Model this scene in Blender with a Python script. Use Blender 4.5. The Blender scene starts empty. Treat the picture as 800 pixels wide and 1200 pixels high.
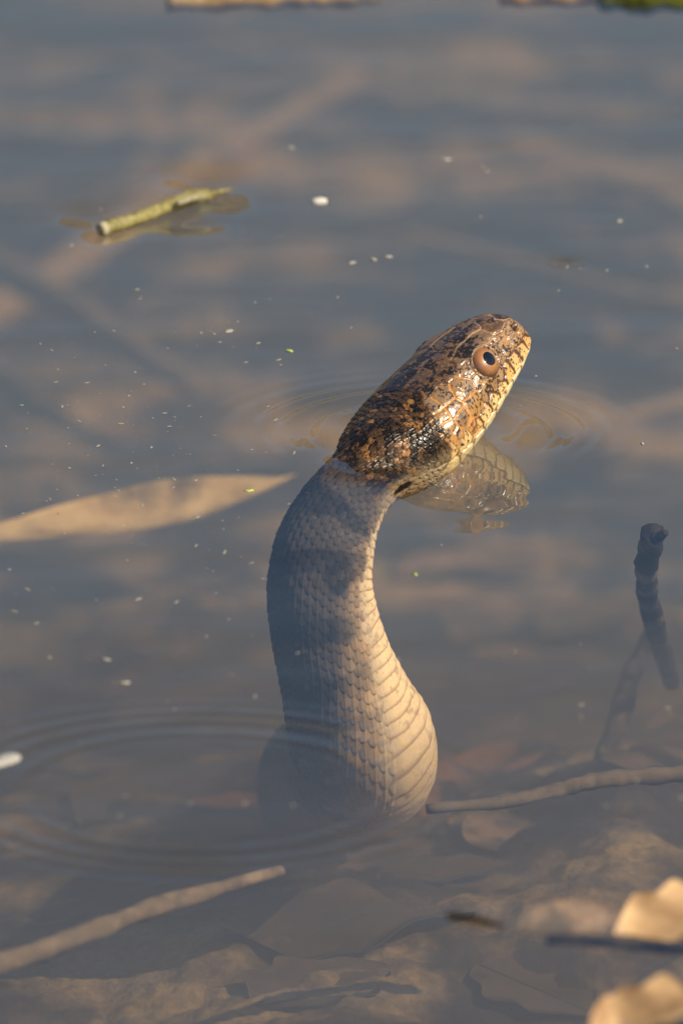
import bpy, bmesh, math, random
import numpy as np

K = 0.00017                                   # one modelling unit is 0.17 mm
PITCH = math.radians(17.0); CP, SP = math.cos(PITCH), math.sin(PITCH)

# ------------------------------------------------------------------ camera
sc = bpy.context.scene
col = sc.collection
DIST = 3.0
AIM = np.array([-30.0, -47.0 / SP, 0.0]) * K   # picture centre, on the water
FWD = np.array([0.0, CP, -SP]); UPV = np.array([0.0, SP, CP]); RGT = np.array([1.0, 0, 0])
EYE = AIM - FWD * DIST
cam = bpy.data.cameras.new('camera')
cam_o = bpy.data.objects.new('camera', cam); col.objects.link(cam_o)
cam_o.location = EYE
cam_o.rotation_euler = (math.pi / 2 - PITCH, 0, 0)
cam.sensor_fit = 'VERTICAL'; cam.sensor_height = 24.0; cam.sensor_width = 36.0
cam.lens = 24.0 * DIST / (1200 * K)
cam.clip_start = 0.05; cam.clip_end = 3000
cam.dof.use_dof = True
cam.dof.focus_distance = DIST + 0.052
cam.dof.aperture_fstop = (cam.lens / 1000) / 0.021
sc.camera = cam_o

# ------------------------------------------------------------------ sky and sun
SUN = np.array([0.68, -0.36, 0.64]); SUN /= np.linalg.norm(SUN)
w = bpy.data.worlds.new('World'); sc.world = w; w.use_nodes = True
nt = w.node_tree; nt.nodes.clear()
sky = nt.nodes.new('ShaderNodeTexSky'); sky.sky_type = 'NISHITA'; sky.sun_disc = False
sky.sun_elevation = math.asin(SUN[2]); sky.sun_rotation = math.atan2(SUN[0], SUN[1])
sky.air_density = 1.0; sky.dust_density = 0.3; sky.ozone_density = 2.5
bg = nt.nodes.new('ShaderNodeBackground'); bg.inputs[1].default_value = 0.076
wo = nt.nodes.new('ShaderNodeOutputWorld')
nt.links.new(sky.outputs[0], bg.inputs[0]); nt.links.new(bg.outputs[0], wo.inputs[0])
sl = bpy.data.lights.new('sun', 'SUN'); sl.energy = 5.0; sl.angle = math.radians(0.53); sl.color = (1.0, 0.87, 0.67)
so = bpy.data.objects.new('sun', sl); col.objects.link(so)
from mathutils import Vector
so.rotation_euler = Vector(SUN).to_track_quat('Z', 'Y').to_euler()
so.location = (1, -.3, 1.5)
vs = sc.view_settings
vs.view_transform = 'Standard'; vs.look = 'None'; vs.exposure = 0.30; vs.gamma = 1.0; vs.use_curve_mapping = False
sc.cycles.max_bounces = 10; sc.cycles.transparent_max_bounces = 16; sc.cycles.volume_bounces = 2
sc.cycles.diffuse_bounces = 3; sc.cycles.glossy_bounces = 4
sc.cycles.use_denoising = True

# ------------------------------------------------------------------ helpers
def at(px, py, z=0.0):
    """a point of the place at height z (metres) for planning positions"""
    d = FWD + RGT * ((px - 400) * K / DIST) + UPV * ((600 - py) * K / DIST)
    t = (z - EYE[2]) / d[2]
    return EYE + d * t

def tag(o, label=None, cat=None, group=None, kind=None):
    if label: o['label'] = label
    if cat: o['category'] = cat
    if group: o['group'] = group
    if kind: o['kind'] = kind
    return o

def mesh_obj(name, verts, faces, mat, parent=None, smooth=True):
    me = bpy.data.meshes.new(name)
    me.from_pydata([tuple(v) for v in verts], [], [tuple(q) for q in faces])
    me.update()
    if smooth: me.polygons.foreach_set('use_smooth', [True] * len(me.polygons))
    me.materials.append(mat)
    o = bpy.data.objects.new(name, me); col.objects.link(o)
    if parent: o.parent = parent
    return o

def grid_obj(name, P, mat, wrap=False, parent=None, colour=None):
    """P (n,m,3): one big quad sheet, fast"""
    n, m = P.shape[:2]
    i = np.arange(n - 1)[:, None]; j = np.arange(m if wrap else m - 1)[None]
    j2 = (j + 1) % m
    q = np.stack([i * m + j, i * m + j2, (i + 1) * m + j2, (i + 1) * m + j], -1).reshape(-1, 4)
    return raw_obj(name, P.reshape(-1, 3), q, mat, parent, colour)

def raw_obj(name, V, q, mat, parent=None, colour=None):
    me = bpy.data.meshes.new(name)
    me.vertices.add(len(V)); me.vertices.foreach_set('co', V.astype(np.float32).ravel())
    nq = len(q)
    me.loops.add(nq * 4); me.loops.foreach_set('vertex_index', q.astype(np.int32).ravel())
    me.polygons.add(nq)
    me.polygons.foreach_set('loop_start', (np.arange(nq) * 4).astype(np.int32))
    me.polygons.foreach_set('use_smooth', np.ones(nq, bool))
    me.update(calc_edges=True)
    if colour is not None:
        a = me.color_attributes.new('Col', 'FLOAT_COLOR', 'POINT')
        c4 = np.ones((len(V), 4), np.float32); c4[:, :3] = colour.reshape(-1, 3)
        a.data.foreach_set('color', c4.ravel())
    me.materials.append(mat)
    o = bpy.data.objects.new(name, me); col.objects.link(o)
    if parent: o.parent = parent
    return o

rng = np.random.default_rng(7)
_T = rng.random((32, 32, 32))
def vnoise(P):
    i = np.floor(P).astype(int); t = P - i; t = t * t * (3 - 2 * t)
    out = 0
    for dx in (0, 1):
        for dy in (0, 1):
            for dz in (0, 1):
                wgt = (t[..., 0] if dx else 1 - t[..., 0]) * (t[..., 1] if dy else 1 - t[..., 1]) * (t[..., 2] if dz else 1 - t[..., 2])
                out = out + wgt * _T[(i[..., 0] + dx) & 31, (i[..., 1] + dy) & 31, (i[..., 2] + dz) & 31]
    return out
def fbm(P, o=3):
    s = 0; a = .5; n = 0
    for k in range(o):
        s = s + a * vnoise(P * 2 ** k + 7.3 * k); n += a; a *= .55
    return s / n
def sst(x, a, b):
    t = np.clip((x - a) / (b - a), 0, 1); return t * t * (3 - 2 * t)
def hsh(i, j, k=0):
    v = np.sin(i * 127.1 + j * 311.7 + k * 74.7) * 43758.5453
    return v - np.floor(v)

# ------------------------------------------------------------------ materials
def new_mat(name):
    m = bpy.data.materials.new(name); m.use_nodes = True
    return m, m.node_tree, m.node_tree.nodes['Principled BSDF']

def mottled(name, c1, c2, scale=400.0, rough=0.7, bump=0.3, spec=0.3, detail=5, dist=0.0005, c3=None, trans=0.0):
    m, t, b = new_mat(name)
    tc = t.nodes.new('ShaderNodeTexCoord')
    n = t.nodes.new('ShaderNodeTexNoise'); n.inputs['Scale'].default_value = scale; n.inputs['Detail'].default_value = detail
    n.inputs['Roughness'].default_value = 0.62
    r = t.nodes.new('ShaderNodeValToRGB')
    r.color_ramp.elements[0].position = 0.33; r.color_ramp.elements[0].color = (*c1, 1)
    r.color_ramp.elements[1].position = 0.68; r.color_ramp.elements[1].color = (*c2, 1)
    if c3:
        e = r.color_ramp.elements.new(0.5); e.color = (*c3, 1)
    t.links.new(tc.outputs['Object'], n.inputs['Vector'])
    t.links.new(n.outputs['Fac'], r.inputs[0])
    oi = t.nodes.new('ShaderNodeObjectInfo')
    hv = t.nodes.new('ShaderNodeHueSaturation')
    mr = t.nodes.new('ShaderNodeMapRange'); mr.inputs[3].default_value = 0.75; mr.inputs[4].default_value = 1.25
    t.links.new(oi.outputs['Random'], mr.inputs[0]); t.links.new(mr.outputs[0], hv.inputs['Value'])
    t.links.new(r.outputs[0], hv.inputs['Color']); t.links.new(hv.outputs[0], b.inputs['Base Color'])
    b.inputs['Roughness'].default_value = rough; b.inputs['Specular IOR Level'].default_value = spec
    if bump:
        bp = t.nodes.new('ShaderNodeBump'); bp.inputs['Strength'].default_value = bump; bp.inputs['Distance'].default_value = dist
        n2 = t.nodes.new('ShaderNodeTexNoise'); n2.inputs['Scale'].default_value = scale * 2.3; n2.inputs['Detail'].default_value = 4
        t.links.new(tc.outputs['Object'], n2.inputs['Vector'])
        t.links.new(n2.outputs['Fac'], bp.inputs['Height']); t.links.new(bp.outputs[0], b.inputs['Normal'])
    return m
# ================================================================== THE SETTING
def graded(lo, hi, step, far, ratio=1.5):
    core = np.arange(lo, hi + step * .5, step); out = []
    d = step; x = hi
    up_ = []
    while x < far: d *= ratio; x += d; up_.append(x)
    d = step; x = lo; dn = []
    while x > -far: d *= ratio; x -= d; dn.append(x)
    return np.r_[dn[::-1], core, up_]

MOUND = at(748, 560, -.04)
def bed_z(X, Y):
    z = -0.115 + 0 * X
    z = z + 0.055 * sst(-Y, 0.16, 0.50)
    z = z - 0.13 * sst(Y, -0.05, 0.78)
    z = z + 0.010 * np.exp(-(((X + .003) / .034) ** 2 + ((Y - .006) / .15) ** 2))
    z = z + 0.026 * np.exp(-(((X - MOUND[0]) / .034) ** 2 + ((Y - MOUND[1]) / .10) ** 2))
    P = np.stack([X, Y, 0 * X], -1)
    near = np.exp(-((X / 1.2) ** 2 + (Y / 1.6) ** 2))
    z = z + near * ((fbm(P * 24 + 3.1, 3) - .5) * .020 + (fbm(P * 160 + 9.7, 3) - .5) * .005)
    R = np.sqrt(X ** 2 + Y ** 2)
    z = z - 0.25 * sst(R, 1.0, 3.0)
    z = z + 0.62 * sst(R, 3.6, 5.4) + 1.95 * sst(R, 5.0, 9.5) + (fbm(P * .35 + 40, 3) - .5) * .5 * sst(R, 6, 14)  # shore bank out of view, raised so the ripples mirror its brown
    return z
gx = graded(-.12, .12, .0009, 400, 1.32); gy = graded(-.50, .62, .0022, 400, 1.32)
GX, GY = np.meshgrid(gx, gy)
bedP = np.stack([GX, GY, bed_z(GX, GY)], -1)

def bed_material():
    m, t, b = new_mat('silty_mud')
    tc = t.nodes.new('ShaderNodeTexCoord')
    def noise(s, d, o='Fac'):
        n = t.nodes.new('ShaderNodeTexNoise'); n.inputs['Scale'].default_value = s; n.inputs['Detail'].default_value = d
        t.links.new(tc.outputs['Object'], n.inputs['Vector']); return n.outputs[o]
    r = t.nodes.new('ShaderNodeValToRGB'); el = r.color_ramp.elements
    el[0].position = .38; el[0].color = (.016, .013, .010, 1)
    el[1].position = .62; el[1].color = (.58, .40, .185, 1)
    e = el.new(.5); e.color = (.10, .072, .048, 1)
    mxn = t.nodes.new('ShaderNodeMix'); mxn.inputs[0].default_value = .45
    t.links.new(noise(15, 3), mxn.inputs[2]); t.links.new(noise(48, 5), mxn.inputs[3]); t.links.new(mxn.outputs[0], r.inputs[0])
    r2 = t.nodes.new('ShaderNodeValToRGB'); e2 = r2.color_ramp.elements
    e2[0].position = .35; e2[0].color = (.7, .7, .7, 1); e2[1].position = .66; e2[1].color = (1.2, 1.18, 1.12, 1)
    t.links.new(noise(420, 6), r2.inputs[0])
    mx = t.nodes.new('ShaderNodeMix'); mx.data_type = 'RGBA'; mx.blend_type = 'MULTIPLY'; mx.inputs[0].default_value = 1
    t.links.new(r.outputs[0], mx.inputs[6]); t.links.new(r2.outputs[0], mx.inputs[7])
    t.links.new(mx.outputs[2], b.inputs['Base Color'])
    b.inputs['Roughness'].default_value = .9; b.inputs['Specular IOR Level'].default_value = .1
    bp = t.nodes.new('ShaderNodeBump'); bp.inputs['Strength'].default_value = .5; bp.inputs['Distance'].default_value = .001
    t.links.new(noise(900, 5), bp.inputs['Height']); t.links.new(bp.outputs[0], b.inputs['Normal'])
    return m
bed = grid_obj('pond_bed', bedP, bed_material())
tag(bed, 'silty brown pond bed and muddy shore under and around the water', kind='structure')

# ---- water: one closed body, its rippled top is real geometry
def ring(X, Y, c, r0, wid, lam, slope, phase=0.0, decay_out=None):
    rr = np.sqrt((X - c[0]) ** 2 + (Y - c[1]) ** 2) / K
    env = np.exp(-((rr - r0) / wid) ** 2)
    return slope * lam / 6.2832 * K * np.cos(6.2832 * (rr - r0) / lam + phase) * env
def dimple(X, Y, c, rx, ry, depth):
    return -depth * K * np.exp(-(((X - c[0]) / (rx * K)) ** 2 + ((Y - c[1]) / (ry * K)) ** 2))
rw = random.Random(5)
WAVES = []
for k in range(46):
    lam = 45 * (9 ** rw.random()); ang = rw.gauss(math.pi / 2, .55)
    WAVES.append((lam, ang, .0015 * (lam / 120) ** .15, rw.random() * 6.28))
C1 = at(505, 507); C2 = at(236, 927); CT1 = at(125, 266); CT2 = at(262, 222); CB = at(661, 308); CN = at(436, 548)
def water_z(X, Y):
    z = 0 * X
    near = np.exp(-((X / .5) ** 4 + (Y / 1.2) ** 4))
    for lam, a, s, p in WAVES:
        z = z + s * lam / 6.2832 * K * np.sin(6.2832 * (X * math.cos(a) + Y * math.sin(a)) / (lam * K) + p)
    z = z * near
    th = np.arctan2(Y - C1[1], X - C1[0])
    side = (.30 + .70 * np.abs(np.cos(th)) ** 1.5) * (.02 + .98 * sst(np.sin(th), -.6, .0)) * (.35 + 1.3 * fbm(np.stack([np.cos(th) * 2, np.sin(th) * 2, 0 * th], -1) + 5, 2))
    z = z + side * (ring(X, Y, C1, 136, 20, 30, .58, .6) + ring(X, Y, C1, 122, 30, 84, .62, .2) + ring(X, Y, C1, 178, 40, 29, .22, .4) + ring(X, Y, C1, 240, 45, 32, .06))
    th2 = np.arctan2(Y - C2[1], X - C2[0])
    irr = .45 + 1.1 * fbm(np.stack([np.cos(th2) * 2.2, np.sin(th2) * 2.2, 0 * th2 + 3], -1) + 9, 2)
    z = z + irr * ring(X, Y, C2, 205, 20, 40, .09, .2) + irr * ring(X, Y, C2, 258, 60, 37, .075, .9)
    z = z + dimple(X, Y, CT1, 26, 60, 6.0) + dimple(X, Y, CT2, 32, 70, 8.0) + dimple(X, Y, at(186, 247), 70, 60, 3.6)
    z = z + dimple(X, Y, CB, 11, 16, 2.5) + ring(X, Y, CB, 22, 8, 17, .30)
    z = z + dimple(X, Y, at(238, 206), 44, 45, 9) + dimple(X, Y, at(222, 262), 34, 30, 6) + dimple(X, Y, at(95, 250), 26, 40, 5)
    # the film of water drawn up round the neck
    rn = np.sqrt((X - CN[0]) ** 2 + ((Y - CN[1])) ** 2) / K
    z = z + K * 4.5 * np.exp(-np.clip(rn - 50, 0, None) / 10.0)
    return z
wx = graded(-.1025, .1025, .00042, 6.2, 1.5); wy = graded(-.44, .48, .00068, 6.2, 1.5)
WX, WY = np.meshgrid(wx, wy)
top = np.stack([WX, WY, water_z(WX, WY)], -1)
n, m_ = top.shape[:2]
V = [top.reshape(-1, 3)]
i = np.arange(n - 1)[:, None]; j = np.arange(m_ - 1)[None]
Q = [np.stack([i * m_ + j, i * m_ + j + 1, (i + 1) * m_ + j + 1, (i + 1) * m_ + j], -1).reshape(-1, 4)]
rim = np.r_[np.arange(m_), np.arange(1, n) * m_ + m_ - 1, (n - 1) * m_ + np.arange(m_ - 2, -1, -1), np.arange(n - 2, 0, -1) * m_]
low = top.reshape(-1, 3)[rim].copy(); low[:, 2] = -.8
o0 = n * m_; kk = np.arange(len(rim)); k2 = (kk + 1) % len(rim)
Q.append(np.stack([rim[k2], rim[kk], o0 + kk, o0 + k2], -1))
V.append(low)
# floor of the closed water body: a strip of quads between the two long rims
b0 = np.arange(m_); b1 = (m_ - 1) + (n - 1) + np.arange(m_)[::-1] 
Q.append(np.stack([o0 + b0[1:], o0 + b0[:-1], o0 + b1[:-1], o0 + b1[1:]], -1))
VV = np.concatenate(V); QQ = np.concatenate(Q)

def water_material():
    m = bpy.data.materials.new('pond_water'); m.use_nodes = True
    t = m.node_tree; t.nodes.clear()
    out = t.nodes.new('ShaderNodeOutputMaterial')
    geo = t.nodes.new('ShaderNodeNewGeometry')
    mr = t.nodes.new('ShaderNodeMapRange')
    mr.inputs[3].default_value = 1.333; mr.inputs[4].default_value = 1 / 1.333
    t.links.new(geo.outputs['Backfacing'], mr.inputs[0])
    fr = t.nodes.new('ShaderNodeFresnel'); t.links.new(mr.outputs[0], fr.inputs['IOR'])
    tr = t.nodes.new('ShaderNodeBsdfTransparent'); tr.inputs[0].default_value = (1, 1, 1, 1)
    gl = t.nodes.new('ShaderNodeBsdfGlossy'); gl.inputs['Roughness'].default_value = .012; gl.inputs[0].default_value = (1, 1, 1, 1)
    mx = t.nodes.new('ShaderNodeMixShader')
    t.links.new(fr.outputs[0], mx.inputs[0]); t.links.new(tr.outputs[0], mx.inputs[1]); t.links.new(gl.outputs[0], mx.inputs[2])
    t.links.new(mx.outputs[0], out.inputs['Surface'])
    vs_ = t.nodes.new('ShaderNodeVolumeScatter'); vs_.inputs['Color'].default_value = (.62, .80, .98, 1)
    vs_.inputs['Density'].default_value = 0.72; vs_.inputs['Anisotropy'].default_value = .3
    va_ = t.nodes.new('ShaderNodeVolumeAbsorption'); va_.inputs['Color'].default_value = (.68, .63, .50, 1)
    va_.inputs['Density'].default_value = 1.9
    ad_ = t.nodes.new('ShaderNodeAddShader'); t.links.new(vs_.outputs[0], ad_.inputs[0]); t.links.new(va_.outputs[0], ad_.inputs[1])
    t.links.new(ad_.outputs[0], out.inputs['Volume'])
    return m
water = raw_obj('pond_water', VV, QQ, water_material())
tag(water, 'murky brown pond water with ripple rings', kind='structure')

# ---- silt hanging in the bottom layer of the water, a wedge that thins out towards the deep side
def silt_material(name, colour, density):
    m = bpy.data.materials.new(name); m.use_nodes = True; t = m.node_tree; t.nodes.clear()
    out = t.nodes.new('ShaderNodeOutputMaterial'); v = t.nodes.new('ShaderNodeVolumePrincipled')
    v.inputs['Color'].default_value = (*colour, 1); v.inputs['Density'].default_value = density; v.inputs['Anisotropy'].default_value = .3
    t.links.new(v.outputs[0], out.inputs['Volume']); return m
prof_ = [(-2.0, -.044), (.02, -.044), (.16, -.075), (.45, -.19), (.45, -.6), (-2.0, -.6)]
vv_ = [(x_, y_, z_) for x_ in (-2.0, 2.0) for (y_, z_) in prof_]
np_ = len(prof_)
ff_ = [tuple(range(np_)), tuple(range(2 * np_ - 1, np_ - 1, -1))] + [(k + np_, (k + 1) % np_ + np_, (k + 1) % np_, k) for k in range(np_)]
silt = mesh_obj('silt_haze', vv_, ff_, silt_material('hanging_silt', (.31, .235, .13), 3.6), smooth=False)
bm_ = bmesh.new(); bm_.from_mesh(silt.data); bmesh.ops.recalc_face_normals(bm_, faces=bm_.faces); bm_.to_mesh(silt.data); bm_.free()
tag(silt, 'brown silt hanging in the lower layer of the water', 'silt', kind='stuff')
bm_ = bmesh.new(); bmesh.ops.create_icosphere(bm_, subdivisions=4, radius=1)
for v_ in bm_.verts:
    g_ = 1 + .25 * math.sin(v_.co.x * 3 + 1) * math.cos(v_.co.y * 2.5) ; v_.co = Vector((v_.co.x * 150 * g_, v_.co.y * 190, v_.co.z * 52 * g_)) * K
me_ = bpy.data.meshes.new('fade_cloud'); bm_.to_mesh(me_); bm_.free(); me_.materials.append(silt_material('fading_silt', (.24, .19, .13), 11))
cl = bpy.data.objects.new('fade_cloud', me_); col.objects.link(cl); cl.location = at(408, 968, -.078)  # extra dark volume, added to fade out the lower body
tag(cl, 'dark silt volume added to fade out the base of the snake', 'silt', kind='stuff')
# ================================================================== THE SNAKE
def pchip(x,xp,fp):
    xp=np.asarray(xp,float); fp=np.asarray(fp,float)
    if fp.ndim==1: fp=fp[:,None]; sq=True
    else: sq=False
    h=np.diff(xp)[:,None]; d=np.diff(fp,axis=0)/h
    m=np.zeros_like(fp); m[0]=d[0]; m[-1]=d[-1]
    w1=2*h[1:]+h[:-1]; w2=h[1:]+2*h[:-1]
    ok=(d[1:]*d[:-1])>0
    with np.errstate(all='ignore'):
        m[1:-1]=np.where(ok,(w1+w2)/(w1/d[:-1]+w2/d[1:]),0)
    i=np.clip(np.searchsorted(xp,x)-1,0,len(xp)-2)
    t=((x-xp[i])/(xp[i+1]-xp[i]))[:,None]; hh=(xp[i+1]-xp[i])[:,None]
    r=(2*t**3-3*t**2+1)*fp[i]+(t**3-2*t**2+t)*hh*m[i]+(-2*t**3+3*t**2)*fp[i+1]+(t**3-t**2)*hh*m[i+1]
    return r[:,0] if sq else r
def catmull(pts,n):
    pts=np.asarray(pts,float); d=np.sqrt(np.linalg.norm(np.diff(pts,axis=0),axis=1)); k=np.r_[0,np.cumsum(d)]
    m=np.zeros_like(pts)
    for i in range(len(pts)):
        a,b=max(i-1,0),min(i+1,len(pts)-1); m[i]=(pts[b]-pts[a])/(k[b]-k[a])
    t=np.linspace(0,k[-1],n); i=np.clip(np.searchsorted(k,t)-1,0,len(k)-2)
    h=(k[i+1]-k[i])[:,None]; u=((t-k[i])[:,None])/h
    return (2*u**3-3*u**2+1)*pts[i]+(u**3-2*u**2+u)*h*m[i]+(-2*u**3+3*u**2)*pts[i+1]+(u**3-u**2)*h*m[i+1]
# spine in units of 0.17 mm, X right, Y away, Z up, origin on the water at the neck
fH=np.array([176,190,118.]); fH/=np.linalg.norm(fH)
SN=np.array([179,192,120.])
SPINE=[SN,SN-fH*60,SN-fH*120,SN-fH*180,SN-fH*232+np.array([0,0,-1]),(4,-2,1),(-24,-30,-26),(-45,-53,-66),(-53,-70,-118),(-43,-74,-186),(-25,-65,-254),(-8,-42,-318),(-6,15,-362),(-10,95,-398),(-20,200,-435),(-40,420,-505),(-60,700,-600),(-70,960,-720)]
DROP=20.5
SPINE=[np.array(p,float)+np.array([0,DROP*CP/SP,-DROP]) for p in SPINE]
cS=catmull(SPINE,6000); L=np.r_[0,np.cumsum(np.linalg.norm(np.diff(cS,axis=0),axis=1))]
kS=[L[np.argmin(np.linalg.norm(cS-np.array(p),axis=1))] for p in SPINE]
up=np.array([0,0,1.]); r=np.cross(fH,up); r/=np.linalg.norm(r); u=np.cross(r,fH)
ROLL=math.radians(8); uh=u*math.cos(ROLL)-r*math.sin(ROLL)
DORS=[uh,uh,uh,uh,uh,(-.52,-.28,.80),(-.72,-.28,.62),(-.86,-.25,.4),(-.93,-.20,.15),(-.95,-.10,0),(-.94,.06,.1),(-.9,.16,.3),(-.8,.2,.5),(-.5,.3,.8),(-.2,0,1),(0,0,1),(0,0,1),(0,0,1)]
#            s:  half width, top, bottom
PROF=np.array([[0,0,0,0],[1,9,9,7],[4,18,18,13],[12,30,30,20],[25,38,40,26],[50,46,48,33],[75,52,52,40],[98,57,54,46],[130,64,54,53],[170,71,52,59],[205,74,50,61],[235,70,49,59],[265,60,49,52],[300,49,42,41],[345,50,50,48],[400,57,60,56],[470,60,65,60],[540,67,69,66],[600,77,77,76],[650,84,84,88],[700,84,82,90],[800,80,80,86],[1400,70,70,70]],float)
PN=np.array([[0,2.1,2.1],[50,2.5,2.2],[100,2.6,2.3],[180,2.5,2.2],[260,2.2,2.1],[320,2.0,2.0],[1400,2,2]],float)
def frames(s):
    C=np.stack([np.interp(s,L,cS[:,k]) for k in range(3)],1)
    e=1.0
    T=np.stack([np.interp(s+e,L,cS[:,k])-np.interp(s-e,L,cS[:,k]) for k in range(3)],1)
    z=s<1.5
    if z.any(): T[z]=-fH
    T/=np.linalg.norm(T,axis=1)[:,None]
    D=pchip(s,kS,np.array(DORS,float)); D-=T*(D*T).sum(1)[:,None]; D/=np.linalg.norm(D,axis=1)[:,None]
    R=np.cross(D,T)
    return C,T,D,R
def prof(s):
    q=np.sqrt(s); P=pchip(q,np.sqrt(PROF[:,0]),PROF[:,1:]); 
    n=np.stack([np.interp(s,PN[:,0],PN[:,k]) for k in (1,2)],1)
    return P,n
def base(s,ph):
    """s,ph 1-D grids -> points (ns,np,3); ph 0 dorsal, +right, pi ventral"""
    C,T,D,R=frames(s); P,n=prof(s)
    co,si=np.cos(ph),np.sin(ph)
    topm=(co>=0)
    nn=np.where(topm[None],n[:,:1],n[:,1:]); H=np.where(topm[None],P[:,1:2],P[:,2:3])
    x=P[:,:1]*np.sign(si)*np.abs(si)[None]**(2/nn)
    z=H*np.sign(co)*np.abs(co)[None]**(2/nn)
    return C[:,None]+x[...,None]*R[:,None]+z[...,None]*D[:,None]
# ---- plates of the head: seeds (distance behind the snout, degrees from the crown); equal ids melt into one plate
MOUTH = np.array([[0, 96], [10, 104], [24, 108], [46, 109], [92, 109], [130, 114], [166, 116], [206, 112], [245, 110]], float)
def mouth_phi(s): return np.interp(s, MOUTH[:, 0], MOUTH[:, 1])
PL = []   # s, phi, id, kind
def plate(i, kind, *pts):
    for p in pts: PL.append((p[0], p[1], i, kind))
pid = 0
for kind, pts in [
    ('top', [(14, 12), (24, 16)]), ('top', [(40, 10), (46, 30)]),                        # internasal, prefrontal
    ('top', [(68, 0), (80, 0), (92, 0), (104, 0)]),                                      # frontal
    ('top', [(78, 33), (92, 33), (108, 32), (118, 30)]),                                 # supraocular
    ('top', [(126, 12), (140, 18), (156, 20), (172, 18), (186, 12)]),                    # parietal
    ('side', [(18, 46), (22, 62)]), ('side', [(36, 56), (38, 66)]),                      # nasals
    ('side', [(56, 62), (60, 72)]), ('side', [(78, 58), (76, 72)]),                      # loreal, preocular
    ('side', [(100, 61), (92, 61), (110, 61), (100, 52), (100, 70)]),                    # orbit
    ('side', [(128, 52)]), ('side', [(129, 68)]), ('side', [(126, 84)]), ('side', [(108, 90)]), ('side', [(90, 88)]),  # behind and below the eye
    ('temple', [(146, 62), (158, 60)]), ('temple', [(150, 84), (160, 86)]),
    ('temple', [(178, 50)]), ('temple', [(182, 66)]), ('temple', [(181, 84)]), ('temple', [(174, 98)]),
    ('temple', [(202, 46)]), ('temple', [(204, 62)]), ('temple', [(206, 78)]), ('temple', [(200, 94)])]:
    plate(pid, kind, *pts); pid += 1
for sa in ((3,), (14, 20), (34, 40), (54, 60), (74, 80), (95, 101), (116, 123), (139, 147), (165, 173), (192, 200), (220, 228)):
    pts = [(x, float(mouth_phi(x)) - d) for x in sa for d in (5, 14)]
    plate(pid, 'upper', *pts); pid += 1
for sa in ((4,), (16, 22), (36, 42), (57, 63), (79, 85), (102, 110), (128, 137), (157, 166), (186, 194), (214, 220)):
    pts = [(x, float(mouth_phi(x)) + d) for x in sa for d in (6, 15)]
    plate(pid, 'lower', *pts); pid += 1
for sa in (20, 34, 60, 86, 112, 142, 172, 202, 230):
    for ph_ in (147, 168):
        plate(pid, 'chin', (sa, ph_), (sa + 8, ph_)); pid += 1
PLA = np.array([(p[0], p[1], p[2]) for p in PL]); PLK = np.array([{'top': 0, 'side': 1, 'temple': 2, 'upper': 3, 'lower': 4, 'chin': 5}[p[3]] for p in PL])

ss = np.r_[.15, .5, 1.0, 1.8, 2.8, np.arange(4, 300, .62), np.arange(300, 760, .95), np.arange(760, 1740, 14)]
NP = 640
# finer steps on both flanks than on the spine line
pp = np.linspace(-np.pi, np.pi, NP, endpoint=False)
B = base(ss, pp)
S2 = np.repeat(ss[:, None], NP, 1); F = np.degrees(pp)[None] + 0 * S2; AF = np.abs(F)
Cc, Tt, Dd, Rr = frames(ss)
N = np.cross(np.gradient(B, axis=1), np.gradient(B, axis=0)); N /= np.linalg.norm(N, axis=2)[..., None] + 1e-9
N *= np.sign((N * (B - Cc[:, None])).sum(2))[..., None]
N[:3] = fH
sd = np.sign(F) * 1.0
SYM = np.stack([S2, AF, sd * 40], -1)       # noise space, the two sides differ

# -- head plates by nearest seed
hd = ss < 262; nh = hd.sum()
wob = (fbm(SYM[:nh] * .06, 3) - .5) * 9; wob2 = (fbm(SYM[:nh] * .06 + 50, 3) - .5) * 8
best = np.full((nh, NP), 1e9); bid = np.zeros((nh, NP), int); bk = np.zeros((nh, NP), int); sec = np.full((nh, NP), 1e9)
sX = S2[:nh] + wob; sF = AF[:nh] + wob2
for (a, b_, c_), k_ in zip(PLA, PLK):
    d = np.sqrt((sX - a) ** 2 + (sF - b_) ** 2)
    c_ = int(c_)
    same = bid == c_
    closer = d < best
    sec = np.where(closer & ~same, np.minimum(best, sec), np.where(~closer & ~same, np.minimum(sec, d), sec))
    bid = np.where(closer, c_, bid); bk = np.where(closer, k_, bk); best = np.minimum(best, d)
# second pass: distance to the nearest seed of ANOTHER plate
sec = np.full((nh, NP), 1e9)
for (a, b_, c_), k_ in zip(PLA, PLK):
    d = np.sqrt((sX - a) ** 2 + (sF - b_) ** 2)
    sec = np.where(bid == int(c_), sec, np.minimum(sec, d))
seam = (sec - best) * .5                     # units from the joint
ap = F[:nh] * 0
plate_h = 1.1 * sst(seam, 0.1, 2.2) + .25 * sst(seam, 2, 9)
prand = hsh(bid, np.where(F[:nh] > 0, 1, 2), 3); prand2 = hsh(bid, np.where(F[:nh] > 0, 1, 2), 9)

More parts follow.
